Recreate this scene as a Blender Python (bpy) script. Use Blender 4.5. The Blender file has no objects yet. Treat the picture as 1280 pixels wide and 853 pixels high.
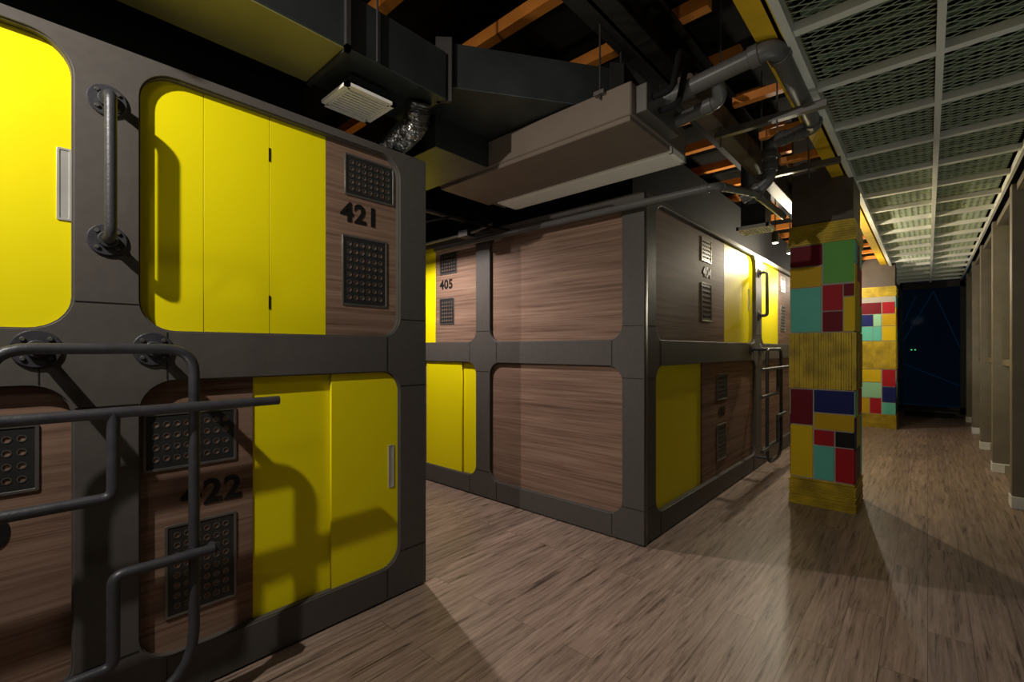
import bpy, bmesh, math, random
from mathutils import Matrix, Vector
random.seed(7)
S = bpy.context.scene
COL = S.collection
try:
    S.view_settings.view_transform = 'Standard'
    S.view_settings.look = 'None'
except Exception: pass

# ------------------------------------------------------------ materials
def nodes_of(m):
    m.use_nodes = True
    nt = m.node_tree
    return nt, nt.nodes, nt.links, nt.nodes['Principled BSDF']

def mat(name, col, rough=0.5, metal=0.0, var=0.12, nscale=6.0, bump=0.0, bscale=60.0, emit=None, estr=0.0, spec=0.35):
    m = bpy.data.materials.new(name)
    nt, N, L, B = nodes_of(m)
    B.inputs['Roughness'].default_value = rough
    B.inputs['Metallic'].default_value = metal
    B.inputs['Specular IOR Level'].default_value = spec
    tc = N.new('ShaderNodeTexCoord')
    no = N.new('ShaderNodeTexNoise'); no.inputs['Scale'].default_value = nscale
    no.inputs['Detail'].default_value = 4
    L.new(tc.outputs['Object'], no.inputs['Vector'])
    cr = N.new('ShaderNodeValToRGB')
    cr.color_ramp.elements[0].position = 0.3; cr.color_ramp.elements[1].position = 0.7
    cr.color_ramp.elements[0].color = (col[0]*(1-var), col[1]*(1-var), col[2]*(1-var), 1)
    cr.color_ramp.elements[1].color = (min(1,col[0]*(1+var)), min(1,col[1]*(1+var)), min(1,col[2]*(1+var)), 1)
    L.new(no.outputs['Fac'], cr.inputs['Fac'])
    L.new(cr.outputs['Color'], B.inputs['Base Color'])
    if bump > 0:
        n2 = N.new('ShaderNodeTexNoise'); n2.inputs['Scale'].default_value = bscale
        L.new(tc.outputs['Object'], n2.inputs['Vector'])
        bp = N.new('ShaderNodeBump'); bp.inputs['Strength'].default_value = bump
        bp.inputs['Distance'].default_value = 0.01
        L.new(n2.outputs['Fac'], bp.inputs['Height']); L.new(bp.outputs['Normal'], B.inputs['Normal'])
    if emit:
        B.inputs['Emission Color'].default_value = (*emit, 1)
        B.inputs['Emission Strength'].default_value = estr
    return m

def wood_mat(name, c1, c2, c3, scale=(0.7,0.7,34), rough=0.6):
    m = bpy.data.materials.new(name)
    nt, N, L, B = nodes_of(m)
    tc = N.new('ShaderNodeTexCoord')
    mp = N.new('ShaderNodeMapping'); mp.inputs['Scale'].default_value = scale
    L.new(tc.outputs['Object'], mp.inputs['Vector'])
    n1 = N.new('ShaderNodeTexNoise'); n1.inputs['Scale'].default_value = 1.5
    n1.inputs['Detail'].default_value = 9; n1.inputs['Roughness'].default_value = 0.70
    n1.inputs['Distortion'].default_value = 0.3
    L.new(mp.outputs['Vector'], n1.inputs['Vector'])
    cr = N.new('ShaderNodeValToRGB')
    e = cr.color_ramp.elements
    e[0].position = 0.30; e[0].color = (*c1,1)
    e[1].position = 0.70; e[1].color = (*c3,1)
    k = e.new(0.48); k.color = (*c2,1)
    L.new(n1.outputs['Fac'], cr.inputs['Fac'])
    m2 = N.new('ShaderNodeMapping'); m2.inputs['Scale'].default_value = (0.35,0.35,7)
    L.new(tc.outputs['Object'], m2.inputs['Vector'])
    n2 = N.new('ShaderNodeTexNoise'); n2.inputs['Scale'].default_value = 1.0; n2.inputs['Detail'].default_value = 2
    L.new(m2.outputs['Vector'], n2.inputs['Vector'])
    mr = N.new('ShaderNodeMapRange'); mr.inputs['From Min'].default_value=.3; mr.inputs['From Max'].default_value=.7
    mr.inputs['To Min'].default_value = 0.84; mr.inputs['To Max'].default_value = 1.14
    L.new(n2.outputs['Fac'], mr.inputs['Value'])
    mx = N.new('ShaderNodeMix'); mx.data_type='RGBA'; mx.blend_type='MULTIPLY'; mx.inputs['Factor'].default_value = 1.0
    L.new(cr.outputs['Color'], mx.inputs['A']); L.new(mr.outputs['Result'], mx.inputs['B'])
    L.new(mx.outputs['Result'], B.inputs['Base Color'])
    B.inputs['Roughness'].default_value = rough
    B.inputs['Specular IOR Level'].default_value = 0.12
    bp = N.new('ShaderNodeBump'); bp.inputs['Strength'].default_value = 0.06; bp.inputs['Distance'].default_value = 0.003
    L.new(n1.outputs['Fac'], bp.inputs['Height']); L.new(bp.outputs['Normal'], B.inputs['Normal'])
    return m

def floor_mat():
    m = bpy.data.materials.new('floor_planks')
    nt, N, L, B = nodes_of(m)
    tc = N.new('ShaderNodeTexCoord')
    mp = N.new('ShaderNodeMapping'); mp.inputs['Rotation'].default_value = (0,0,math.radians(90))
    L.new(tc.outputs['Object'], mp.inputs['Vector'])
    br = N.new('ShaderNodeTexBrick')
    br.inputs['Scale'].default_value = 1.0
    br.inputs['Brick Width'].default_value = 1.25
    br.inputs['Row Height'].default_value = 0.155
    br.inputs['Mortar Size'].default_value = 0.0012
    br.inputs['Mortar Smooth'].default_value = 0.2
    br.offset = 0.37
    br.inputs['Color1'].default_value = (0,0,0,1); br.inputs['Color2'].default_value = (1,1,1,1)
    br.inputs['Mortar'].default_value = (0.5,0.5,0.5,1)
    L.new(mp.outputs['Vector'], br.inputs['Vector'])
    m2 = N.new('ShaderNodeMapping'); m2.inputs['Scale'].default_value = (30,1.7,1)
    L.new(tc.outputs['Object'], m2.inputs['Vector'])
    add = N.new('ShaderNodeVectorMath'); add.operation='ADD'
    sc = N.new('ShaderNodeVectorMath'); sc.operation='SCALE'; sc.inputs['Scale'].default_value = 9.0
    L.new(br.outputs['Color'], sc.inputs[0])
    L.new(m2.outputs['Vector'], add.inputs[0]); L.new(sc.outputs['Vector'], add.inputs[1])
    n1 = N.new('ShaderNodeTexNoise'); n1.inputs['Scale'].default_value = 1.5; n1.inputs['Detail'].default_value = 10
    n1.inputs['Roughness'].default_value = 0.74; n1.inputs['Distortion'].default_value = 0.5
    L.new(add.outputs['Vector'], n1.inputs['Vector'])
    cr = N.new('ShaderNodeValToRGB'); e = cr.color_ramp.elements
    e[0].position = 0.35; e[0].color = (0.055,0.036,0.027,1)
    e[1].position = 0.68; e[1].color = (0.40,0.295,0.235,1)
    k = e.new(0.45); k.color = (0.225,0.158,0.122,1)
    L.new(n1.outputs['Fac'], cr.inputs['Fac'])
    mx = N.new('ShaderNodeMix'); mx.data_type='RGBA'; mx.blend_type='MULTIPLY'
    mx.inputs['Factor'].default_value = 1.0
    mr = N.new('ShaderNodeMapRange'); mr.inputs['To Min'].default_value = 0.84; mr.inputs['To Max'].default_value = 1.10
    L.new(br.outputs['Color'], mr.inputs['Value'])
    L.new(cr.outputs['Color'], mx.inputs['A']); L.new(mr.outputs['Result'], mx.inputs['B'])
    m3 = N.new('ShaderNodeMix'); m3.data_type='RGBA'
    L.new(br.outputs['Fac'], m3.inputs['Factor'])
    L.new(mx.outputs['Result'], m3.inputs['A']); m3.inputs['B'].default_value = (0.06,0.042,0.033,1)
    L.new(m3.outputs['Result'], B.inputs['Base Color'])
    B.inputs['Roughness'].default_value = 0.40
    B.inputs['Specular IOR Level'].default_value = 0.38
    bp = N.new('ShaderNodeBump'); bp.inputs['Strength'].default_value = 0.25; bp.inputs['Distance'].default_value = 0.003
    L.new(n1.outputs['Fac'], bp.inputs['Height']); L.new(bp.outputs['Normal'], B.inputs['Normal'])
    return m

def glass_mat(name, tint=(0.55,0.65,0.68), gl=0.12):
    m = bpy.data.materials.new(name); m.use_nodes=True
    nt = m.node_tree; N=nt.nodes; L=nt.links
    N.remove(N['Principled BSDF'])
    t = N.new('ShaderNodeBsdfTransparent'); t.inputs['Color'].default_value=(*tint,1)
    g = N.new('ShaderNodeBsdfGlossy'); g.inputs['Roughness'].default_value=0.03
    fr = N.new('ShaderNodeLayerWeight'); fr.inputs['Blend'].default_value=0.35
    mx = N.new('ShaderNodeMixShader')
    mm = N.new('ShaderNodeMath'); mm.operation='MULTIPLY'; mm.inputs[1].default_value=gl*4
    L.new(fr.outputs['Fresnel'], mm.inputs[0]); L.new(mm.outputs[0], mx.inputs['Fac'])
    L.new(t.outputs[0], mx.inputs[1]); L.new(g.outputs[0], mx.inputs[2])
    L.new(mx.outputs[0], N['Material Output'].inputs['Surface'])
    return m

M_YEL = mat('yellow_lacquer', (0.88,0.765,0.003), 0.45, var=0.02, nscale=2, spec=0.2)
M_FRM = mat('taupe_laminate', (0.088,0.080,0.073), 0.45, var=0.06, nscale=30, bump=0.04, bscale=300, spec=0.25)
M_WOOD = wood_mat('walnut_laminate', (0.095,0.055,0.038), (0.215,0.133,0.096), (0.315,0.212,0.158))
M_BLK = mat('matt_black', (0.010,0.010,0.010), 0.8, spec=0.15)
M_SEAM = mat('seam_dark', (0.01,0.01,0.01), 0.9)
M_CEIL = mat('ceiling_black', (0.014,0.013,0.012), 0.9, var=0.3, spec=0.1)
M_PLATE = mat('grille_plate', (0.045,0.045,0.045), 0.4, metal=0.5)
M_RIM = mat('grille_rim', (0.20,0.19,0.18), 0.35, metal=0.7)
M_TXT = mat('number_black', (0.008,0.008,0.008), 0.5)
M_PIPE = mat('gunmetal_paint', (0.055,0.055,0.065), 0.42, metal=0.3, var=0.15, nscale=25, bump=0.08, bscale=120)
M_PVC = mat('grey_pvc', (0.10,0.097,0.095), 0.38, var=0.08)
M_DUCT = mat('galvanised_dark', (0.06,0.070,0.070), 0.42, metal=0.6, var=0.25, nscale=4)
M_BOUNCE = mat('duct_bounce_olive', (0.26,0.24,0.07), 0.5, metal=0.2, var=0.2, nscale=3)  # yellow bounce from the pod doors, put into the underside colour
M_FOIL = mat('aluminium_foil', (0.40,0.40,0.40), 0.28, metal=1.0, bump=1.0, bscale=40)
M_ACB = mat('ac_housing', (0.16,0.125,0.10), 0.5, var=0.06)
M_WHT = mat('white_grille', (0.92,0.90,0.83), 0.5, var=0.02)
M_ORG = mat('orange_steel', (0.88,0.30,0.05), 0.5, var=0.12)
M_YBM = mat('yellow_steel', (0.65,0.41,0.015), 0.5, var=0.12)
M_BEAM = mat('dark_steel', (0.03,0.028,0.027), 0.55, var=0.2)
M_BRN = mat('brown_beam', (0.10,0.075,0.055), 0.55, var=0.15)
M_MESH = mat('mesh_paint', (0.46,0.52,0.38), 0.5, var=0.12)
M_MFR = mat('mesh_frame_paint', (0.70,0.70,0.65), 0.5, var=0.06)
M_POST = mat('window_post_paint', (0.17,0.145,0.11), 0.5)
M_PLIN = mat('plinth_pale', (0.65,0.65,0.62), 0.6)
M_STEEL = mat('brushed_steel', (0.65,0.65,0.62), 0.35, metal=0.6)
M_GLASS = glass_mat('window_glass')
M_GLASS2 = glass_mat('dark_glass', (.6,.7,.8), 0.003)
M_NIGHT = mat('night_facade', (0.02,0.03,0.04), 0.9, var=0.4, nscale=1.5)
M_BLUE = mat('blue_neon', (0.01,0.03,0.06), 0.4, emit=(0.03,0.13,0.25), estr=0.08)
M_GRN = mat('green_led', (0.0,0.2,0.1), 0.4, emit=(0.1,1.0,0.5), estr=.8)
M_LAMP = mat('lamp_lens', (1,0.9,0.7), 0.4, emit=(1,0.85,0.6), estr=12)
M_GROUT = mat('tile_grout', (0.40,0.37,0.32), 0.7)
M_FLOOR = floor_mat()
M_WALL = mat('dark_plaster', (0.05,0.047,0.045), 0.8, bump=0.1)
M_GOLD = mat('gilded_wood', (0.43,0.30,0.015), 0.5, metal=0.2, var=0.35, nscale=8, bump=0.4, bscale=60)
TILE = {
 'mar':(0.15,0.006,0.014),'red':(0.38,0.012,0.02),'grn':(0.13,0.38,0.08),'must':(0.55,0.34,0.01),
 'teal':(0.12,0.48,0.38),'navy':(0.012,0.018,0.12),'blk':(0.01,0.01,0.012),'yel':(0.66,0.45,0.008),
 'mint':(0.30,0.60,0.36),'dgr':(0.04,0.12,0.06)}
M_TILE = {k: mat('tile_'+k, v, 0.55, var=0.04, nscale=5, spec=0.15) for k,v in TILE.items()}

# ------------------------------------------------------------ helpers
def group(name):
    e = bpy.data.objects.new(name, None); COL.objects.link(e); e.empty_display_size = 0.1
    return e
def link(ob, parent=None):
    COL.objects.link(ob)
    if parent: ob.parent = parent
    return ob
def box(name, a, b, m, parent=None, bev=0.003):
    bm = bmesh.new()
    bmesh.ops.create_cube(bm, size=1.0)
    for v in bm.verts:
        v.co = Vector([(a[i]+b[i])/2 + v.co[i]*(b[i]-a[i]) for i in range(3)])
    if bev:
        bmesh.ops.bevel(bm, geom=bm.edges[:], offset=min(bev, 0.3*min(abs(b[i]-a[i]) for i in range(3))), segments=1, affect='EDGES')
    me = bpy.data.meshes.new(name); bm.to_mesh(me); bm.free()
    me.materials.append(m)
    return link(bpy.data.objects.new(name, me), parent)
def multibox(name, boxes, m, parent=None, bev=0.0):
    bm = bmesh.new()
    for a,b in boxes:
        r = bmesh.ops.create_cube(bm, size=1.0)
        for v in r['verts']:
            v.co = Vector([(a[i]+b[i])/2 + v.co[i]*(b[i]-a[i]) for i in range(3)])
    if bev: bmesh.ops.bevel(bm, geom=bm.edges[:], offset=bev, segments=1, affect='EDGES')
    me = bpy.data.meshes.new(name); bm.to_mesh(me); bm.free(); me.materials.append(m)
    return link(bpy.data.objects.new(name, me), parent)
def tomesh(cu_ob, name, m, parent, matrix=None, smooth=False):
    COL.objects.link(cu_ob)
    dg = bpy.context.evaluated_depsgraph_get(); dg.update()
    me = bpy.data.meshes.new_from_object(cu_ob.evaluated_get(dg))
    if matrix is not None: me.transform(matrix)
    COL.objects.unlink(cu_ob); bpy.data.objects.remove(cu_ob)
    me.materials.clear(); me.materials.append(m)
    if smooth:
        for p in me.polygons: p.use_smooth = True
    me.name = name
    return link(bpy.data.objects.new(name, me), parent)
def face_mx(kind, c):
    if kind == '+x':
        return Matrix(((0,0,1,c),(1,0,0,0),(0,1,0,0),(0,0,0,1)))
    if kind == '-y':
        return Matrix(((1,0,0,0),(0,0,-1,c),(0,1,0,0),(0,0,0,1)))
    if kind == '+y':
        return Matrix(((-1,0,0,0),(0,0,1,c),(0,1,0,0),(0,0,0,1)))
def rrect(x0,y0,x1,y1,r,n=8):
    if not isinstance(r,(tuple,list)): r=(r,r,r,r)
    if max(r) <= 0: return [(x0,y0),(x1,y0),(x1,y1),(x0,y1)]
    out=[]
    for (cx,cy,a0,rr) in ((x0+r[0],y0+r[0],180,r[0]),(x1-r[1],y0+r[1],270,r[1]),(x1-r[2],y1-r[2],0,r[2]),(x0+r[3],y1-r[3],90,r[3])):
        if rr<=0.0005: out.append((cx,cy)); continue
        for k in range(n+1):
            a=math.radians(a0+90*k/n); out.append((cx+rr*math.cos(a),cy+rr*math.sin(a)))
    return out
def circ(x,y,r,n=14): return [(x+r*math.cos(2*math.pi*k/n), y+r*math.sin(2*math.pi*k/n)) for k in range(n)]
def sheet(name, loops, thick, M, n0, m, parent, bev=0.0):
    cu = bpy.data.curves.new(name,'CURVE'); cu.dimensions='2D'; cu.fill_mode='BOTH'
    for lp in loops:
        s = cu.splines.new('POLY'); s.points.add(len(lp)-1)
        for i,p in enumerate(lp): s.points[i].co=(p[0],p[1],0,1)
        s.use_cyclic_u=True
    cu.extrude = thick/2 - bev
    if bev: cu.bevel_depth = bev; cu.bevel_resolution = 1
    ob = bpy.data.objects.new(name, cu)
    return tomesh(ob, name, m, parent, M @ Matrix.Translation((0,0,n0-thick/2)))
def fillet(pts, r, n=6, closed=False):
    P=[Vector(p) for p in pts]; out=[]
    N=len(P)
    for i in range(N):
        if not closed and (i==0 or i==N-1): out.append(P[i]); continue
        ri = r[i] if isinstance(r,(list,tuple)) else r
        a,b,c=P[i-1],P[i],P[(i+1)%N]
        d1=(a-b); d2=(c-b); rr=min(ri,d1.length*0.49,d2.length*0.49)
        p1=b+d1.normalized()*rr; p2=b+d2.normalized()*rr
        for k in range(n+1):
            t=k/n; out.append((1-t)**2*p1+2*t*(1-t)*b+t*t*p2)
    return out
def tube(name, pts, r, m, parent=None, fr=0.05, closed=False, res=5):
    q = fillet(pts, fr, closed=closed) if len(pts)>2 else [Vector(p) for p in pts]
    cu = bpy.data.curves.new(name,'CURVE'); cu.dimensions='3D'
    s = cu.splines.new('POLY'); s.points.add(len(q)-1)
    for i,p in enumerate(q): s.points[i].co=(*p,1)
    s.use_cyclic_u=closed
    cu.bevel_depth=r; cu.bevel_resolution=res; cu.use_fill_caps=True
    return tomesh(bpy.data.objects.new(name,cu), name, m, parent, smooth=True)
def cyl(name, p, q, r, m, parent=None, seg=24):
    p=Vector(p); q=Vector(q); d=q-p
    bm=bmesh.new(); bmesh.ops.create_cone(bm, cap_ends=True, segments=seg, radius1=r, radius2=r, depth=d.length)
    bmesh.ops.bevel(bm, geom=[e for e in bm.edges if len(e.link_faces)==2 and any(len(f.verts)>4 for f in e.link_faces)], offset=min(0.003,r*0.1), segments=1, affect='EDGES')
    me=bpy.data.meshes.new(name); bm.to_mesh(me); bm.free()
    me.transform(Matrix.Translation((p+q)/2) @ d.to_track_quat('Z','Y').to_matrix().to_4x4())
    me.materials.append(m)
    return link(bpy.data.objects.new(name,me),parent)
def label(txt, M, s, t, n, size, parent, bold=0.026):
    cu=bpy.data.curves.new('number_'+txt,'FONT'); cu.body=txt; cu.size=size; cu.align_x='CENTER'; cu.align_y='CENTER'
    cu.extrude=0.002; cu.offset=bold*size; cu.space_character=1.08
    return tomesh(bpy.data.objects.new('number_'+txt,cu),'number_'+txt,M_TXT,parent, M@Matrix.Translation((s,t,n)))
def grille(M, s0,t0,s1,t1, n, nx, ny, parent):
    w=s1-s0; h=t1-t0
    sheet('grille_rim',[rrect(s0,t0,s1,t1,0.006,3), rrect(s0+.008,t0+.008,s1-.008,t1-.008,0.004,3)],0.012,M,n+0.006,M_RIM,parent,0.001)
    holes=[]
    mx=0.022
    dx=(w-2*mx)/nx; dy=(h-2*mx)/ny; r=min(dx,dy)*0.30
    for i in range(nx):
        for j in range(ny):
            holes.append(circ(s0+mx+dx*(i+.5), t0+mx+dy*(j+.5), r))
    sheet('grille_plate',[rrect(s0+.006,t0+.006,s1-.006,t1-.006,0)]+holes,0.006,M,n+0.003,M_PLATE,parent,0.0008)
    cl=[]
    for c in holes:
        cx=sum(p[0] for p in c)/len(c); cy=sum(p[1] for p in c)/len(c)
        cl.append(circ(cx,cy,r*1.18)); cl.append(circ(cx,cy,r*0.92))
    sheet('grille_collars',cl,0.003,M,n+0.0045,M_RIM,parent)
    sheet('grille_back',[rrect(s0+.005,t0+.005,s1-.005,t1-.005,0)],0.002,M,n-0.0032+0.002,M_BLK,parent)
REC = 0.045
def panel(M, s0,t0,s1,t1, m, parent, rad=(0,0,0,0), dn=0.0, name='door_leaf', gap=0.002):
    return sheet(name,[rrect(s0+gap,t0,s1-gap,t1,rad,8)],0.018,M,-REC+0.008+dn,m,parent,0.0012)

Z0,Z1,Z2,Z3,ZT = 0.17,1.235,1.415,2.395,2.43
R = 0.115
def facade(M, s_start, s_end, ops, parent, seams=True):
    lp=[rrect(s_start,0.012,s_end,ZT,0)]
    for a,b in ops:
        lp.append(rrect(a,Z0,b,Z1,R)); lp.append(rrect(a,Z2,b,Z3,R))
    sheet('frame',lp,0.055,M,0.0,M_FRM,parent,0.002)
    for a,b in ops:
        for (t0,t1) in ((Z0,Z1),(Z2,Z3)):
            sheet('opening_lip',[rrect(a-.001,t0-.001,b+.001,t1+.001,R),rrect(a+.006,t0+.006,b-.006,t1-.006,R-.006)],0.03,M,-0.008,M_FRM,parent)
    if seams:
        e=[]
        for i,(a,b) in enumerate(ops):
            for s in (a+0.085,b-0.085):
                e.append((s-.0012,Z1,s+.0012,Z2)); e.append((s-.0012,0.02,s+.0012,Z0))
            nl = ops[i-1][1] if i>0 else s_start
            nr = ops[i+1][0] if i<len(ops)-1 else s_end
            for t in (1.515,1.15,0.245):
                if i==0: e.append((max(nl,a-.3),t-.0012,a,t+.0012))
                e.append((b,t-.0012,nr,t+.0012))
        bm_loops=[rrect(*r,0) for r in e]
        sheet('frame_seams',bm_loops,0.002,M,0.0022,M_SEAM,parent)
def pull(M,s0,t0,s1,t1,n,parent):
    sheet('flush_pull_rim',[rrect(s0,t0,s1,t1,.004,3),rrect(s0+.006,t0+.006,s1-.006,t1-.006,.002,3)],0.006,M,n+.004,M_STEEL,parent,.0008)
    sheet('flush_pull_cup',[rrect(s0+.004,t0+.004,s1-.004,t1-.004,0)],0.002,M,n+.0015,M_STEEL,parent)

# ------------------------------------------------------------ room shell
box('floor',(-7.2,-3.2,-0.1),(1.6,14.6,0.0),M_FLOOR,bev=0)
box('ceiling',(-7.2,-3.2,3.55),(1.6,14.6,3.65),M_CEIL,bev=0)
box('wall_left',(-7.3,-3.2,0),(-7.2,14.6,3.55),M_WALL,bev=0)
box('wall_back',(-7.2,-3.3,0),(1.6,-3.2,3.55),M_WALL,bev=0)

# ------------------------------------------------------------ capsule block (near)
B1X=-2.142; B1Y=1.622
b1=group('capsule_pod_block')
M=face_mx('+x',B1X)
box('carcass',(-5.2,-2.6,0.0),(B1X-0.055,B1Y-0.05,ZT-.01),M_BLK,b1)
box('shade_box',(-5.0,-2.6,ZT-.01),(-2.30,1.0,3.30),M_BLK,b1)  # black box added above the pods as painted shade; also hides purlins
ops=[(-2.3,-1.13),(-0.96,0.155),(0.325,1.452)]
facade(M,-2.6,B1Y,ops,b1)
ME=face_mx('+y',B1Y)
lp=[rrect(2.142+.056,0.012,5.2,ZT,0)]
sheet('frame_end',lp,0.055,ME,0.0,M_FRM,b1)
a,b=ops[2]
panel(M,a-.02,Z2-.02,0.538,Z3+.02,M_YEL,b1)
panel(M,0.538,Z2-.02,0.79,Z3+.02,M_YEL,b1)
panel(M,0.79,Z2-.02,1.049,Z3+.02,M_YEL,b1)
panel(M,1.049,Z2-.02,b+.02,Z3+.02,M_WOOD,b1,name='wood_panel')
for z in (1.56,2.22):
    cyl('hinge',(B1X-REC+.008,0.79,z-.03),(B1X-REC+.008,0.79,z+.03),0.004,M_BLK,b1,10)
nW=-REC+0.008
grille(M,1.145,2.135,1.432,2.345,nW,7,5,b1)
grille(M,1.132,1.575,1.388,1.93,nW,6,8,b1)
label('421',M,1.230,2.042,nW+.002,0.135,b1)
panel(M,a-.02,Z0-.02,0.722,Z1+.02,M_WOOD,b1,name='wood_panel')
panel(M,0.722,Z0-.02,1.09,Z1+.02,M_YEL,b1,dn=-0.006)
panel(M,1.068,Z0-.02,b+.02,Z1+.02,M_YEL,b1,dn=0.016)
pull(M,1.388,0.60,1.423,0.83,nW+.016,b1)
grille(M,0.343,0.885,0.655,1.105,nW,8,4,b1)
grille(M,0.41,0.305,0.655,0.665,nW,6,8,b1)
label('422',M,0.570,0.765,nW+.002,0.135,b1)
a,b=ops[1]
panel(M,a-.02,Z2-.02,-0.42,Z3+.02,M_WOOD,b1,name='wood_panel')
panel(M,-0.42,Z2-.02,b+.02,Z3+.02,M_YEL,b1)
pull(M,0.114,1.79,0.150,2.035,nW,b1)
panel(M,a-.02,Z0-.02,-0.35,Z1+.02,M_YEL,b1)
panel(M,-0.35,Z0-.02,b+.02,Z1+.02,M_WOOD,b1,name='wood_panel')
grille(M,-0.24,0.885,0.072,1.105,nW,8,4,b1)
grille(M,-0.30,0.305,-0.06,0.665,nW,6,8,b1)
label('420',M,-0.1,0.765,nW+.002,0.135,b1)
a,b=ops[0]
panel(M,a-.02,Z2-.02,b+.02,Z3+.02,M_WOOD,b1,name='wood_panel')
panel(M,a-.02,Z0-.02,b+.02,Z1+.02,M_YEL,b1)

# ------------------------------------------------------------ capsule block (centre)
B2X=-1.43; B2Y=2.914; B2E=12.2
b2=group('capsule_pod_block')
box('carcass',(-6.4,B2Y+.055,0.0),(B2X-.055,B2E,ZT-.01),M_BLK,b2)
box('shade_box',(-6.3,B2Y+.22,ZT-.01),(B2X-.20,B2E,3.02),M_BLK,b2)  # added black box standing in for the shade over this block
MY=face_mx('-y',B2Y)
opsY=[(-6.2,-4.92),(-4.75,-3.091),(-2.914,-1.593)]
facade(MY,-6.4,B2X,opsY,b2)
a,b=opsY[2]
panel(MY,a-.02,Z0-.02,b+.02,Z1+.02,M_WOOD,b2,name='wood_panel',dn=.01)
panel(MY,a-.02,Z2-.02,b+.02,Z3+.02,M_WOOD,b2,name='wood_panel',dn=.01)
a,b=opsY[1]
panel(MY,-3.73,Z2-.02,b+.02,Z3+.02,M_WOOD,b2,name='wood_panel')
panel(MY,a-.02,Z2-.02,-3.73,Z3+.02,M_YEL,b2)
grille(MY,-3.66,2.10,-3.40,2.31,nW,6,5,b2)
grille(MY,-3.66,1.60,-3.44,1.86,nW,5,6,b2)
label('405',MY,-3.56,1.995,nW+.002,0.125,b2)
panel(MY,-3.33,Z0-.02,b+.02,Z1+.02,M_YEL,b2,dn=-.006)
panel(MY,-3.86,Z0-.02,-3.31,Z1+.02,M_YEL,b2,dn=.016)
panel(MY,a-.02,Z0-.02,-3.86,Z1+.02,M_WOOD,b2,name='wood_panel')
a,b=opsY[0]
panel(MY,a-.02,Z0-.02,b+.02,Z1+.02,M_WOOD,b2,name='wood_panel')
panel(MY,a-.02,Z2-.02,b+.02,Z3+.02,M_YEL,b2)
MX=face_mx('+x',B2X)
opsX=[(3.10,5.66),(5.90,8.10),(8.30,10.0),(10.2,12.0)]
facade(MX,B2Y+.056,B2E,opsX,b2)
panel(MX,3.08,Z2-.02,4.69,Z3+.02,M_WOOD,b2,name='wood_panel')
panel(MX,4.69,Z2-.02,5.68,Z3+.02,M_YEL,b2)
panel(MX,3.08,Z0-.02,4.08,Z1+.02,M_YEL,b2,dn=-.004)
panel(MX,4.08,Z0-.02,5.68,Z1+.02,M_WOOD,b2,name='wood_panel',dn=.006)
grille(MX,4.08,2.13,4.33,2.34,nW,5,5,b2)
grille(MX,4.08,1.60,4.33,1.94,nW,5,7,b2)
label('404',MX,4.22,2.035,nW+.002,0.125,b2)
grille(MX,4.46,0.87,4.76,1.12,nW+.006,6,5,b2)
grille(MX,4.46,0.30,4.72,0.64,nW+.006,5,7,b2)
label('403',MX,4.6,0.755,nW+.008,0.125,b2)
pull(MX,5.50,1.78,5.535,2.02,nW,b2)
panel(MX,5.88,Z2-.02,6.85,Z3+.02,M_YEL,b2)
panel(MX,6.85,Z2-.02,8.12,Z3+.02,M_WOOD,b2,name='wood_panel')
grille(MX,7.0,2.13,7.25,2.34,nW,5,5,b2)
grille(MX,7.0,1.60,7.25,1.94,nW,5,7,b2)
panel(MX,5.88,Z0-.02,8.12,Z1+.02,M_WOOD,b2,name='wood_panel')
for a,b in opsX[2:]:
    panel(MX,a-.02,Z0-.02,b+.02,Z1+.02,M_WOOD,b2,name='wood_panel')
    panel(MX,a-.02,Z2-.02,(a+b)/2,Z3+.02,M_YEL,b2)
    panel(MX,(a+b)/2,Z2-.02,b+.02,Z3+.02,M_WOOD,b2,name='wood_panel')

# ------------------------------------------------------------ ladders + grab handles
def flange(X,y,z,parent,r=0.062):
    cyl('flange',(X,y,z),(X+.010,y,z),r,M_PIPE,parent,32)
    cyl('flange_collar',(X+.010,y,z),(X+.028,y,z),0.028,M_PIPE,parent,20)
    for k in range(4):
        a=math.radians(45+90*k)
        cyl('bolt',(X+.009,y+r*.72*math.cos(a),z+r*.72*math.sin(a)),(X+.017,y+r*.72*math.cos(a),z+r*.72*math.sin(a)),0.007,M_RIM,parent,6)
def ladder(XW, dy, p=0.19, k=1.0):
    g=group('pipe_ladder'); X=XW+p; r=0.0175
    Y=lambda y: dy+y*k
    tube('rail_loop',[(X,Y(-.04),1.352),(X,Y(.453),1.352),(X,Y(.453),.15),(X,Y(-.04),.15)],r,M_PIPE,g,fr=[.09,.09,.20,.20],closed=True)
    for y in (.065,.366):
        tube('bracket_arm',[(XW+.02,Y(y),1.352),(X,Y(y),1.352)],r,M_PIPE,g)
        flange(XW,Y(y),1.352,g)
    X2=X+.028
    tube('rung_top',[(X2,Y(-.30),1.147),(X2,Y(.732),1.147)],r,M_PIPE,g)
    tube('rung_step',[(X2,Y(.229),1.147),(X2,Y(.229),.878),(X2,Y(-.30),.878)],r,M_PIPE,g,fr=.03)
    tube('rung_zigzag',[(X2,Y(.508),.626),(X2,Y(.229),.626),(X2,Y(.229),.336),(X2,Y(-.30),.336)],r,M_PIPE,g,fr=.03)
    tube('elbow',[(X2,Y(.508),.626),(X-.01,Y(.508),.626),(X-.01,Y(.445),.60)],r,M_PIPE,g,fr=.02)
    tube('wall_stay',[(XW+.005,Y(.2),.15),(X,Y(.2),.15)],r*.8,M_PIPE,g)
    return g
ladder(B1X,0.0)
ladder(B2X,5.38,k=1.25)
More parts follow.
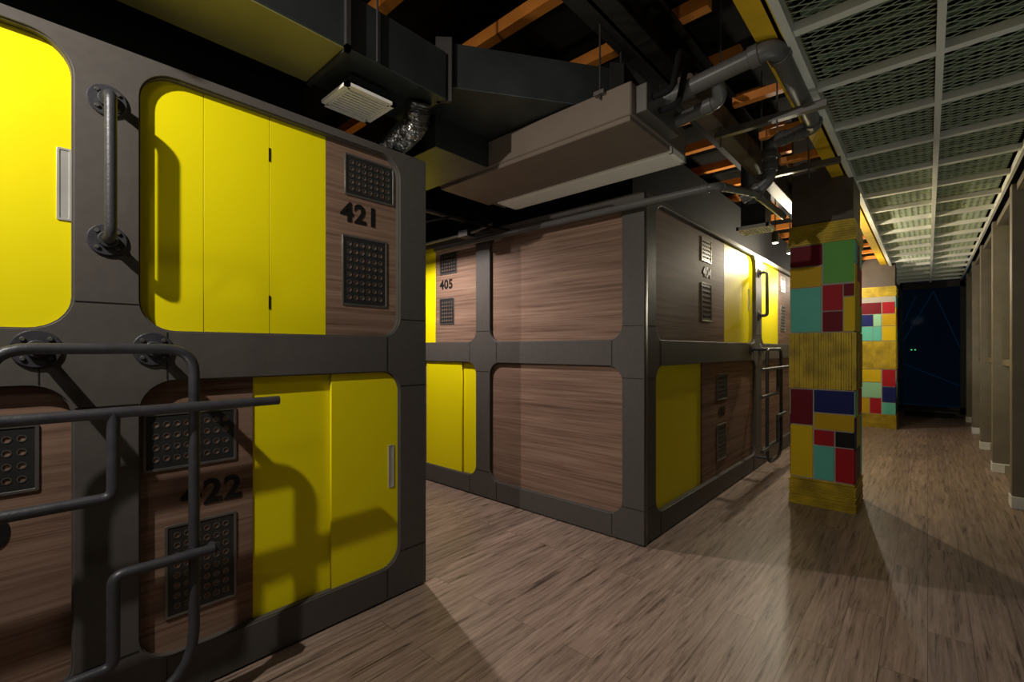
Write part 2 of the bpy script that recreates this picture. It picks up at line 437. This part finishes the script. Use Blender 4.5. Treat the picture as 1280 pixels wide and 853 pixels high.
def grab(X,y,z0,z1,p=.085):
    g=group('grab_handle')
    for z in (z0,z1): flange(X,y,z,g,r=.055)
    tube('bar',[(X+.02,y,z0),(X+p,y,z0),(X+p,y,z1),(X+.02,y,z1)],0.0175,M_PIPE,g,fr=.05)
grab(B1X,.238,1.735,2.225)
grab(B2X,5.78,1.735,2.225)

# ------------------------------------------------------------ mosaic columns
def zz(v,s=3.9): return 1.35+(437-v)/573*s
FRONT_UP=[(0,.52,305,331,'mar'),(.53,1,300,355,'grn'),(0,.51,332,358,'must'),(0,.5,359,415,'teal'),(.52,.83,357,389,'red'),(.84,1,357,372,'mar'),(.52,.83,390,415,'mar'),(.84,1,373,415,'yel')]
FRONT_LO=[(0,.37,488,533,'mar'),(.385,1,488,516,'navy'),(.385,1,517,537,'must'),(0,.37,534,600,'yel'),(.385,.70,538,557,'red'),(.715,1,538,557,'blk'),(.385,.70,558,600,'teal'),(.715,1,558,600,'red')]
ALT_UP=[(0,.3,305,331,'teal'),(.31,.7,305,350,'mar'),(.71,1,305,331,'mint'),(0,.3,332,415,'yel'),(.31,.7,351,415,'must'),(.71,1,332,380,'red'),(.71,1,381,415,'grn')]
ALT_LO=[(0,.45,488,520,'mint'),(.46,1,488,520,'red'),(0,.25,521,560,'navy'),(.26,.7,521,560,'yel'),(.71,1,521,600,'teal'),(0,.5,561,600,'mar'),(.51,.7,561,600,'blk')]
C2_UP=[(0,.62,318,347,'mar'),(.64,.98,318,347,'red'),(0,.4,348,378,'navy'),(.41,.62,348,378,'mint'),(.41,.62,379,415,'teal'),(.64,1,348,378,'must'),(0,.4,379,415,'teal'),(.64,1,379,415,'yel')]
C2_LO=[(0,.62,488,520,'yel'),(.64,1,488,530,'red'),(0,.62,521,560,'mint'),(.64,1,531,570,'navy'),(0,.3,561,600,'must'),(.31,.62,561,600,'red'),(.64,1,571,600,'teal')]
def column(x0,x1,y0,y1,fu,fl,seed):
    rnd=random.Random(seed)
    g=group('mosaic_column')
    box('core',(x0+.008,y0+.008,0),(x1-.008,y1-.008,3.5),M_BRN,g)
    box('grout_core',(x0+.005,y0+.005,.02),(x1-.005,y1-.005,2.43),M_GROUT,g)
    per={}
    def add(key,a,b): per.setdefault(key,[]).append((a,b))
    W=x1-x0; D=y1-y0; t=.008; gp=.002
    faces=[('f',fu,fl),('s',ALT_UP,ALT_LO),('l',ALT_UP,ALT_LO),('b',C2_UP,C2_LO)]
    for f,up,lo in faces:
        for (a,b,v0,v1,c) in up+lo:
            zt=zz(v0) ; zb=zz(v1)
            if f=='f': add(c,(x0+a*W+gp,y0-t+.005,zb+gp),(x0+b*W-gp,y0+.006,zt-gp))
            if f=='s': add(c,(x1-.006,y0+a*D+gp,zb+gp),(x1+t-.005,y0+b*D-gp,zt-gp))
            if f=='l': add(c,(x0-t+.005,y0+a*D+gp,zb+gp),(x0+.006,y0+b*D-gp,zt-gp))
            if f=='b': add(c,(x0+a*W+gp,y1-.006,zb+gp),(x0+b*W-gp,y1+t-.005,zt-gp))
    for k,v in per.items(): multibox('tiles_'+k,v,M_TILE[k],g)
    st=[]
    zb,zt=zz(487)+.004,zz(416)-.002
    n=26
    for i in range(n):
        d=rnd.uniform(.002,.016); xa=x0+W*i/n; xb=x0+W*(i+1)/n-.002
        st.append(((xa,y0-d,zb),(xb,y0+.006,zt))); 
        d=rnd.uniform(.002,.012); st.append(((xa,y1-.006,zb),(xb,y1+d,zt)))
    for i in range(n):
        d=rnd.uniform(.002,.012); ya=y0+D*i/n; yb=y0+D*(i+1)/n-.002
        st.append(((x1-.006,ya,zb),(x1+d,yb,zt))); st.append(((x0-d,ya,zb),(x0+.006,yb,zt)))
    for (zb,zt,n) in ((0.0,zz(601),14),(zz(304),2.43,9)):
        for i in range(n):
            d=rnd.uniform(.002,.014); za=zb+(zt-zb)*i/n; zc=zb+(zt-zb)*(i+1)/n-.002
            st.append(((x0-d,y0-d,za),(x1+d,y1+d,zc)))
    multibox('gilded_bands',st,M_GOLD,g)
column(-.901,-.444,4.666,5.20,FRONT_UP,FRONT_LO,1)
column(-.901,-.40,10.1,10.65,C2_UP,C2_LO,2)

# ------------------------------------------------------------ ducts & AC
def prism(name,poly,z0,z1,m,parent):
    bm=bmesh.new()
    lo=[bm.verts.new((p[0],p[1],z0)) for p in poly]; hi=[bm.verts.new((p[0],p[1],z1)) for p in poly]
    bm.faces.new(list(reversed(lo))); bm.faces.new(hi)
    n=len(poly)
    for i in range(n): bm.faces.new((lo[i],lo[(i+1)%n],hi[(i+1)%n],hi[i]))
    bmesh.ops.recalc_face_normals(bm,faces=bm.faces)
    bmesh.ops.bevel(bm,geom=bm.edges[:],offset=.003,segments=1,affect='EDGES')
    me=bpy.data.meshes.new(name); bm.to_mesh(me); bm.free(); me.materials.append(m)
    return link(bpy.data.objects.new(name,me),parent)
d=group('ventilation_duct')
DX0,DX1,DZ0,DZ1=-2.18,-1.81,2.62,2.86
box('duct_run',(DX0,-2.4,DZ0),(DX1,1.50,DZ1),M_DUCT,d)
box('duct_underside',(DX0+.005,-2.4,DZ0-.006),(DX1-.005,.95,DZ0+.002),M_BOUNCE,d,bev=0.001)
for y in (-1.3,-0.1,.95):
    multibox('duct_flange',[((DX0-.02,y,DZ0-.02),(DX1+.02,y+.02,DZ0+.005)),((DX0-.02,y,DZ1-.005),(DX1+.02,y+.02,DZ1+.02)),((DX1-.003,y,DZ0-.02),(DX1+.02,y+.02,DZ1+.02)),((DX0-.02,y,DZ0-.02),(DX0+.003,y+.02,DZ1+.02))],M_BEAM,d)
prism('plenum',[(-1.86,1.50),(-1.30,2.33),(-1.36,2.78),(-2.75,2.78),(-2.70,1.66),(-2.18,1.50)],2.708,2.94,M_DUCT,d)
prism('plenum_flange',[(-1.325,2.28),(-1.27,2.345),(-1.33,2.80),(-1.38,2.80)],2.703,2.97,M_BEAM,d)
prism('plenum_flange_edge',[(-1.86,1.47),(-1.80,1.53),(-1.82,1.55),(-1.88,1.49)],2.62,2.95,M_BEAM,d)
box('drop_duct',(-2.9,1.66,2.52),(-2.10,2.08,2.72),M_DUCT,d)
for x,y in ((-1.83,.2),(-1.83,1.1),(-1.33,2.36)):
    cyl('hanger_rod',(x+.03,y,2.62),(x+.03,y,3.34),.005,M_BEAM,d,8)

v=group('ceiling_diffuser')
cx,cy,zq=-2.05,1.147,2.535
box('neck',(cx-.1,cy-.1,zq+.03),(cx+.1,cy+.1,DZ0-.008),M_DUCT,v)
box('back',(cx-.115,cy-.125,zq+.015),(cx+.115,cy+.125,zq+.035),M_BLK,v)
sl=[]
for k,h in enumerate((.13,.104)):
    t=.022 if k==0 else .007
    sl+= [((cx-h,cy-h,zq),(cx+h,cy-h+t,zq+.015)),((cx-h,cy+h-t,zq),(cx+h,cy+h,zq+.015)),((cx-h,cy-h,zq),(cx-h+t,cy+h,zq+.015)),((cx+h-t,cy-h,zq),(cx+h,cy+h,zq+.015))]
for i in range(8):
    x=cx-.085+.0225*i; sl.append(((x,cy-.105,zq+.001),(x+.011,cy+.105,zq+.015)))
multibox('louvres',sl,M_WHT,v)
v2=group('ceiling_diffuser')
cx,cy=-1.15,4.55; zc=2.42
box('neck',(cx-.1,cy-.1,zc+.03),(cx+.1,cy+.1,3.04),M_BEAM,v2)
sl=[]
for k,h in enumerate((.13,.10)):
    t=.02 if k==0 else .007
    sl+= [((cx-h,cy-h,zc),(cx+h,cy-h+t,zc+.03)),((cx-h,cy+h-t,zc),(cx+h,cy+h,zc+.03)),((cx-h,cy-h,zc),(cx-h+t,cy+h,zc+.03)),((cx+h-t,cy-h,zc),(cx+h,cy+h,zc+.03))]
for i in range(7):
    x=cx-.08+.024*i; sl.append(((x,cy-.1,zc+.002),(x+.011,cy+.1,zc+.028)))
multibox('louvres',sl,M_WHT,v2)

def hose(name,pts,r,m,parent,ridge=.006,step=.012):
    q=fillet(pts,.15,10); L=[0]
    for i in range(1,len(q)): L.append(L[-1]+(q[i]-q[i-1]).length)
    n=int(L[-1]/step*2); bm=bmesh.new(); rings=[]
    j=0
    for i in range(n+1):
        s=L[-1]*i/n
        while j<len(L)-2 and L[j+1]<s: j+=1
        t=(s-L[j])/max(1e-6,L[j+1]-L[j]); p=q[j].lerp(q[j+1],t); d=(q[j+1]-q[j]).normalized()
        quat=d.to_track_quat('Z','Y'); rr=r+(ridge if i%2 else -ridge)+random.uniform(-.003,.003)
        rings.append([bm.verts.new(p+quat@Vector((rr*math.cos(a),rr*math.sin(a),0))) for a in [2*math.pi*k/20 for k in range(20)]])
    for a,b in zip(rings,rings[1:]):
        for k in range(20): bm.faces.new((a[k],a[(k+1)%20],b[(k+1)%20],b[k]))
    me=bpy.data.meshes.new(name); bm.to_mesh(me); bm.free(); me.materials.append(m)
    return link(bpy.data.objects.new(name,me),parent)
hose('flexible_foil_duct',[(-1.93,1.42,2.62),(-1.98,1.44,2.53),(-2.30,1.50,2.515),(-2.9,1.46,2.515)],.062,M_FOIL,d)

ac=group('ceiling_air_conditioner')
AX0,AX1,AY0,AY1=-2.62,-1.10,2.10,2.80
box('housing',(AX0,AY0,2.53),(AX1,AY1,2.70),M_ACB,ac,bev=.006)
box('drain_pan',(AX0+.01,AY0+.01,2.505),(AX1-.01,2.60,2.535),M_ACB,ac,bev=.004)
gb=[((AX0+.12,2.59,2.494),(AX1,2.612,2.53)),((AX0+.12,2.785,2.494),(AX1,2.805,2.53)),((AX0+.12,2.60,2.494),(AX0+.145,2.80,2.53)),((AX1-.025,2.60,2.494),(AX1,2.80,2.53))]
for k in (1,2,3):
    x=AX0+.12+(AX1-AX0-.12)*k/4; gb.append(((x-.005,2.61,2.50),(x+.005,2.80,2.53)))
for i in range(8):
    y=2.622+i*.0205; gb.append(((AX0+.13,y,2.498),(AX1-.01,y+.015,2.527)))
multibox('air_grille',gb,M_WHT,ac)
box('valve_box',(AX1,2.15,2.55),(AX1+.06,2.55,2.69),M_RIM,ac)
multibox('mounting_lugs',[((AX0+.1,AY0-.03,2.68),(AX0+.16,AY0,2.70)),((AX1-.2,AY0-.03,2.68),(AX1-.14,AY0,2.70)),((AX1-.2,AY1,2.68),(AX1-.14,AY1+.03,2.70))],M_RIM,ac)
for x,y in ((AX1-.17,AY0-.015),(AX1-.17,AY1+.015)):
    cyl('hanger_rod',(x,y,2.66),(x,y,3.30),.005,M_BEAM,ac,8)
for i,(y,z) in enumerate(((2.22,2.64),(2.30,2.60))):
    tube('refrigerant_line',[(AX1+.04,y,z),(AX1+.16,y,z),(AX1+.16,y+.1,z+.25),(AX1+.16,y+.5,z+.3)],.016,M_BLK,ac,fr=.05)

def pvc(name,runs):
    g=group(name)
    for pts,r,fr in runs:
        tube('pipe',pts,r,M_PVC,g,fr=fr)
        for i in range(1,len(pts)-1):
            for o in (i-1,i+1):
                p=Vector(pts[i]); q=Vector(pts[o]); dd=(q-p)
                if dd.length<fr*2.2: continue
                dd.normalize()
                cyl('socket',p+dd*(fr*.95),p+dd*(fr*.95+.045),r*1.16,M_PVC,g,20)
    return g
dp=pvc('drain_pipe',[([(-1.12,2.40,2.70),(-.525,2.40,2.76),(-.525,3.44,2.76),(-.80,3.50,2.76),(-.80,3.50,2.50),(-.98,3.50,2.42)],.043,.07),
 ([(-1.10,2.52,2.62),(-.80,2.52,2.66),(-.80,2.44,2.72)],.035,.05),
 ([(-3.6,2.845,2.33),(-.93,2.845,2.325),(-.86,3.4,2.40),(-.86,4.2,2.42)],.024,.05)])
multibox('strut_channel',[((-.98,2.95,2.66),(-.40,2.99,2.70)),((-.98,3.9,2.66),(-.45,3.94,2.70))],M_RIM,dp)
for y in (2.97,3.92):
    for x in (-.95,-.64): cyl('threaded_rod',(x,y,2.6),(x,y,3.5),.005,M_RIM,dp,8)
cp=group('cable_conduit')
tube('conduit_a',[(-4.2,2.70,2.36),(-2.9,2.70,2.36),(-2.75,2.78,2.42)],.012,M_RIM,cp)
tube('conduit_b',[(-3.9,2.5,2.52),(-3.0,2.6,2.50),(-2.8,2.72,2.40),(-2.62,2.86,2.36)],.010,M_BLK,cp)
tube('conduit_c',[(-4.4,2.3,2.55),(-3.2,2.3,2.55),(-3.2,2.86,2.55)],.02,M_PVC,cp)
box('junction_box',(-3.05,2.66,2.33),(-2.93,2.76,2.39),M_BEAM,cp)

# ------------------------------------------------------------ structural ceiling
pu=group('orange_purlins')
ys=[.2,.85,1.50,2.13,2.78,3.4,4.05,4.7,5.35,6.0,6.65,7.3,8.0,8.7,9.4,10.1]
multibox('purlins',[((-6.5,y-.035,3.36),(-.95,y+.035,3.44)) for y in ys],M_ORG,pu)
bm_=group('steel_beam')
multibox('web_flanges',[((-1.32,-3,3.05),(-1.12,14,3.065)),((-1.23,-3,3.05),(-1.21,14,3.34)),((-1.32,-3,3.34),(-1.12,14,3.355))],M_BEAM,bm_)
bm2=group('steel_beam')
multibox('web_flanges',[((-6,3.0,3.12),(-1.3,3.12,3.14)),((-6,3.05,3.12),(-1.3,3.07,3.35))],M_BEAM,bm2)
box('timber_beam',(-1.03,2.5,2.72),(-.93,14,2.86),M_BRN,bev=.004)
yb=group('yellow_edge_beam')
multibox('channel',[((-.60,-3,2.80),(-.49,14,2.815)),((-.515,-3,2.80),(-.50,14,2.98)),((-.60,-3,2.965),(-.49,14,2.98))],M_YBM,yb)
oj=group('orange_joists')
multibox('joists',[((-.92,y,2.90),(-.61,y+.05,2.95)) for y in [3.1+.62*i for i in range(17)] if not (4.55<y<5.25 or 10.0<y<10.8)],M_ORG,oj)

# ------------------------------------------------------------ expanded metal ceiling
mc=group('expanded_metal_ceiling')
X0,X1,YA,YB,ZM=-.47,.52,-1.2,13.2,2.80
bars=[((X0-.015,YA,ZM-.03),(X0+.02,YB,ZM+.03)),((X1-.02,YA,ZM-.03),(X1,YB,ZM+.03)),((.03,YA,ZM-.02),(.06,YB,ZM+.03))]
y=2.415-.62*5
while y<YB:
    bars.append(((X0,y-.024,ZM-.012),(X1,y+.024,ZM+.028))); y+=.62
multibox('frame_bars',bars,M_MFR,mc)
bm=bmesh.new(); ca,cb=.10,.045; vs={}
nx=int((X1-X0)/ca*2); ny=int((YB-YA)/cb*2)
def vv(i,j):
    if (i,j) not in vs: vs[(i,j)]=bm.verts.new((X0+i*ca/2,YA+j*cb/2,ZM+.032))
    return vs[(i,j)]
for i in range(1,nx):
    for j in range(1,ny):
        if (i+j)%2: bm.faces.new((vv(i-1,j),vv(i,j-1),vv(i+1,j),vv(i,j+1)))
me=bpy.data.meshes.new('metal_mesh'); bm.to_mesh(me); bm.free(); me.materials.append(M_MESH)
mo=link(bpy.data.objects.new('metal_mesh',me),mc)
w=mo.modifiers.new('wf','WIREFRAME'); w.thickness=.0055; w.use_even_offset=False
multibox('upper_slats',[((X0,y0,3.02),(X1,y0+.05,3.03)) for y0 in [YA+.16*i for i in range(89)]],mat('slat_green',(0.14,0.19,0.13),.6),mc)

# ------------------------------------------------------------ right window wall
wr=group('window_1')
ps=[-2.4,-.8,.9,2.6,4.2,5.75,7.3,8.85,10.4,11.95]
pb=[];pl=[]
for y in ps:
    pb.append(((.53,y,.10),(.66,y+.13,2.76)))
    pl.append(((.525,y-.02,0),(.76,y+.15,.10)))
multibox('posts',pb,M_POST,wr,bev=.004)
multibox('plinth_blocks',pl,M_PLIN,wr,bev=.004)
multibox('rails',[((.60,-3.1,1.18),(.66,13.2,1.24)),((.56,-3.1,2.70),(.72,13.2,2.76)),((.62,-3.1,.0),(.72,13.2,.09))],M_POST,wr)
multibox('pane_bars',[((.71,y+k*.5,.09),(.77,y+k*.5+.04,2.75)) for y in ps for k in (0.1,1,2)],M_PLIN,wr)
box('glass',(.752,-3.1,.05),(.758,13.2,2.78),M_GLASS,wr,bev=0)
box('wall_right',(.76,-3.2,2.78),(.86,14.6,3.55),M_CEIL,bev=0)
box('exterior_facade',(4.0,-3,-.5),(4.1,15,4.5),M_NIGHT,bev=0)
we=group('window_2')
box('glass',(-1.3,13.30,.12),(.6,13.306,2.78),M_GLASS2,we,bev=0)
multibox('mullions',[((-1.3,13.25,0),(-1.24,13.33,2.8)),((-.45,13.25,0),(-.41,13.33,2.8)),((.50,13.25,0),(.58,13.33,2.8)),((-1.3,13.25,0),(.6,13.33,.14)),((-1.3,13.25,2.66),(.6,13.33,2.8))],M_BEAM,we)
box('wall_far',(-7.2,13.28,0),(-1.3,13.4,3.55),M_WALL,bev=0)
box('exterior_backdrop',(-4,16.9,-.5),(4,17,4.5),mat('night_sky_wall',(.01,.018,.028),.9,emit=(.006,.02,.032),estr=.16,nscale=1,var=.5),bev=0)
ns=group('blue_light_struts')
for i,(p,q) in enumerate([((-1.0,14.2,.3),(.1,14.4,2.7)),((.1,14.4,2.7),(.6,14.3,1.2)),((-.6,14.2,1.1),(.6,14.4,.5)),((-.2,14.2,2.6),(-.7,14.3,1.2))]):
    cyl('strut',p,q,.010,M_BLUE,ns,10)
multibox('blue_floor_strip',[((-.5,14.0,.02),(.6,14.35,.06))],M_BLUE,ns)
lg=group('exit_indicator')
multibox('indicator',[((-.30,13.2,1.31),(-.14,13.245,1.37))],M_BEAM,lg); multibox('led',[((-.27,13.19,1.33),(-.25,13.2,1.352)),((-.21,13.19,1.33),(-.19,13.2,1.352))],M_GRN,lg)
lk=group('low_bench')
box('top',(-.40,12.3,.10),(.45,12.6,.14),M_BEAM,lk); box('base',(-.35,12.35,0),(.40,12.55,.10),M_BLK,lk)

# ------------------------------------------------------------ lights + fixtures
def fixture(x,y,z,top=3.55):
    g=group('spot_lamp'); p=Vector((x,y,z)); a=Vector((0,0,-1))
    cyl('body',p-a*.02-a*.11,p-a*.02,.035,M_BEAM,g); cyl('lens',p-a*.021,p-a*.016,.028,M_LAMP,g)
    cyl('stem',p-a*.13,(x,y,top),.006,M_BEAM,g,8)
def added_uplight(x,y,z=0.0):
    g=group('added_floor_uplight')
    cyl('base',(x,y,z),(x,y,z+.05),.04,M_BEAM,g); cyl('lens',(x,y,z+.05),(x,y,z+.055),.03,M_LAMP,g)
def lamp(name,loc,power,col,kind='POINT',aim=None,size=.03,angle=120,blend=.4):
    l=bpy.data.lights.new(name,kind); l.energy=power; l.color=col
    if kind in('POINT','SPOT'): l.shadow_soft_size=size
    if kind=='SPOT': l.spot_size=math.radians(angle); l.spot_blend=blend
    o=bpy.data.objects.new(name,l); o.location=loc; COL.objects.link(o)
    if aim: o.rotation_euler=(Vector(aim)-Vector(loc)).to_track_quat('-Z','Y').to_euler()
    return o
lamp('key_lamp_light',(-1.36,-.82,2.82),165,(1,.93,.83),'SPOT',(-1.9,1.9,.7),size=.02,angle=125,blend=.9); fixture(-1.36,-.82,2.86)
lamp('added_fill_light',(-.35,-1.3,2.70),18,(1,.91,.84),size=.22); fixture(-.35,-1.3,2.95)  # added fill light out of view; its fixture is made up too
lamp('aisle_lamp_light',(-3.5,2.04,2.66),160,(1,.89,.83),'SPOT',(-3.3,2.04,0),size=.03,angle=150,blend=.6); fixture(-3.5,2.04,2.70)
for y,pw in ((5.67,14),(6.4,80)):
    lamp('corridor_lamp_light',(-1.24,y,2.46),pw,(1,.89,.68),size=.025); fixture(-1.24,y,2.50)
lamp('corridor_lamp_light',(-1.1,9.2,2.46),50,(1,.88,.70),size=.03); fixture(-1.1,9.2,2.50)  # further lamp added to light the second column and corridor floor
for y in (1.2,3.2):
    lamp('added_uplight_beam',(.42,y,.08),20,(.92,1,.88),'SPOT',(.0,y+.3,2.8),size=.04,angle=115,blend=.8); added_uplight(.42,y)  # out-of-view uplights added to brighten the mesh ceiling
for y in (6.05,7.60,9.15,10.7):
    lamp('added_uplight_beam',(.60,y,.08),25,(1,1,.84),'SPOT',(-.1,y+.6,2.8),size=.04,angle=110,blend=.8); added_uplight(.60,y)  # more added uplights, hidden behind the posts, brightening the mesh
lamp('added_uplight_beam',(-1.15,-.7,.10),26,(1,.95,.80),'SPOT',(-1.75,1.6,2.75),size=.08,angle=48,blend=.7); added_uplight(-1.15,-.7)  # unseen uplight added to brighten duct undersides, diffuser and AC grille

wd=bpy.data.worlds.new('night'); S.world=wd; wd.use_nodes=True
wd.node_tree.nodes['Background'].inputs['Color'].default_value=(.05,.06,.08,1)
wd.node_tree.nodes['Background'].inputs['Strength'].default_value=.2

# ------------------------------------------------------------ camera
cd=bpy.data.cameras.new('camera'); cd.lens=573/1280*36; cd.sensor_width=36; cd.clip_start=.02
cd.shift_y=10.5/1280
co=bpy.data.objects.new('camera',cd); co.location=(0,0,1.35); co.rotation_euler=(math.radians(90),0,math.radians(42.2))
COL.objects.link(co); S.camera=co
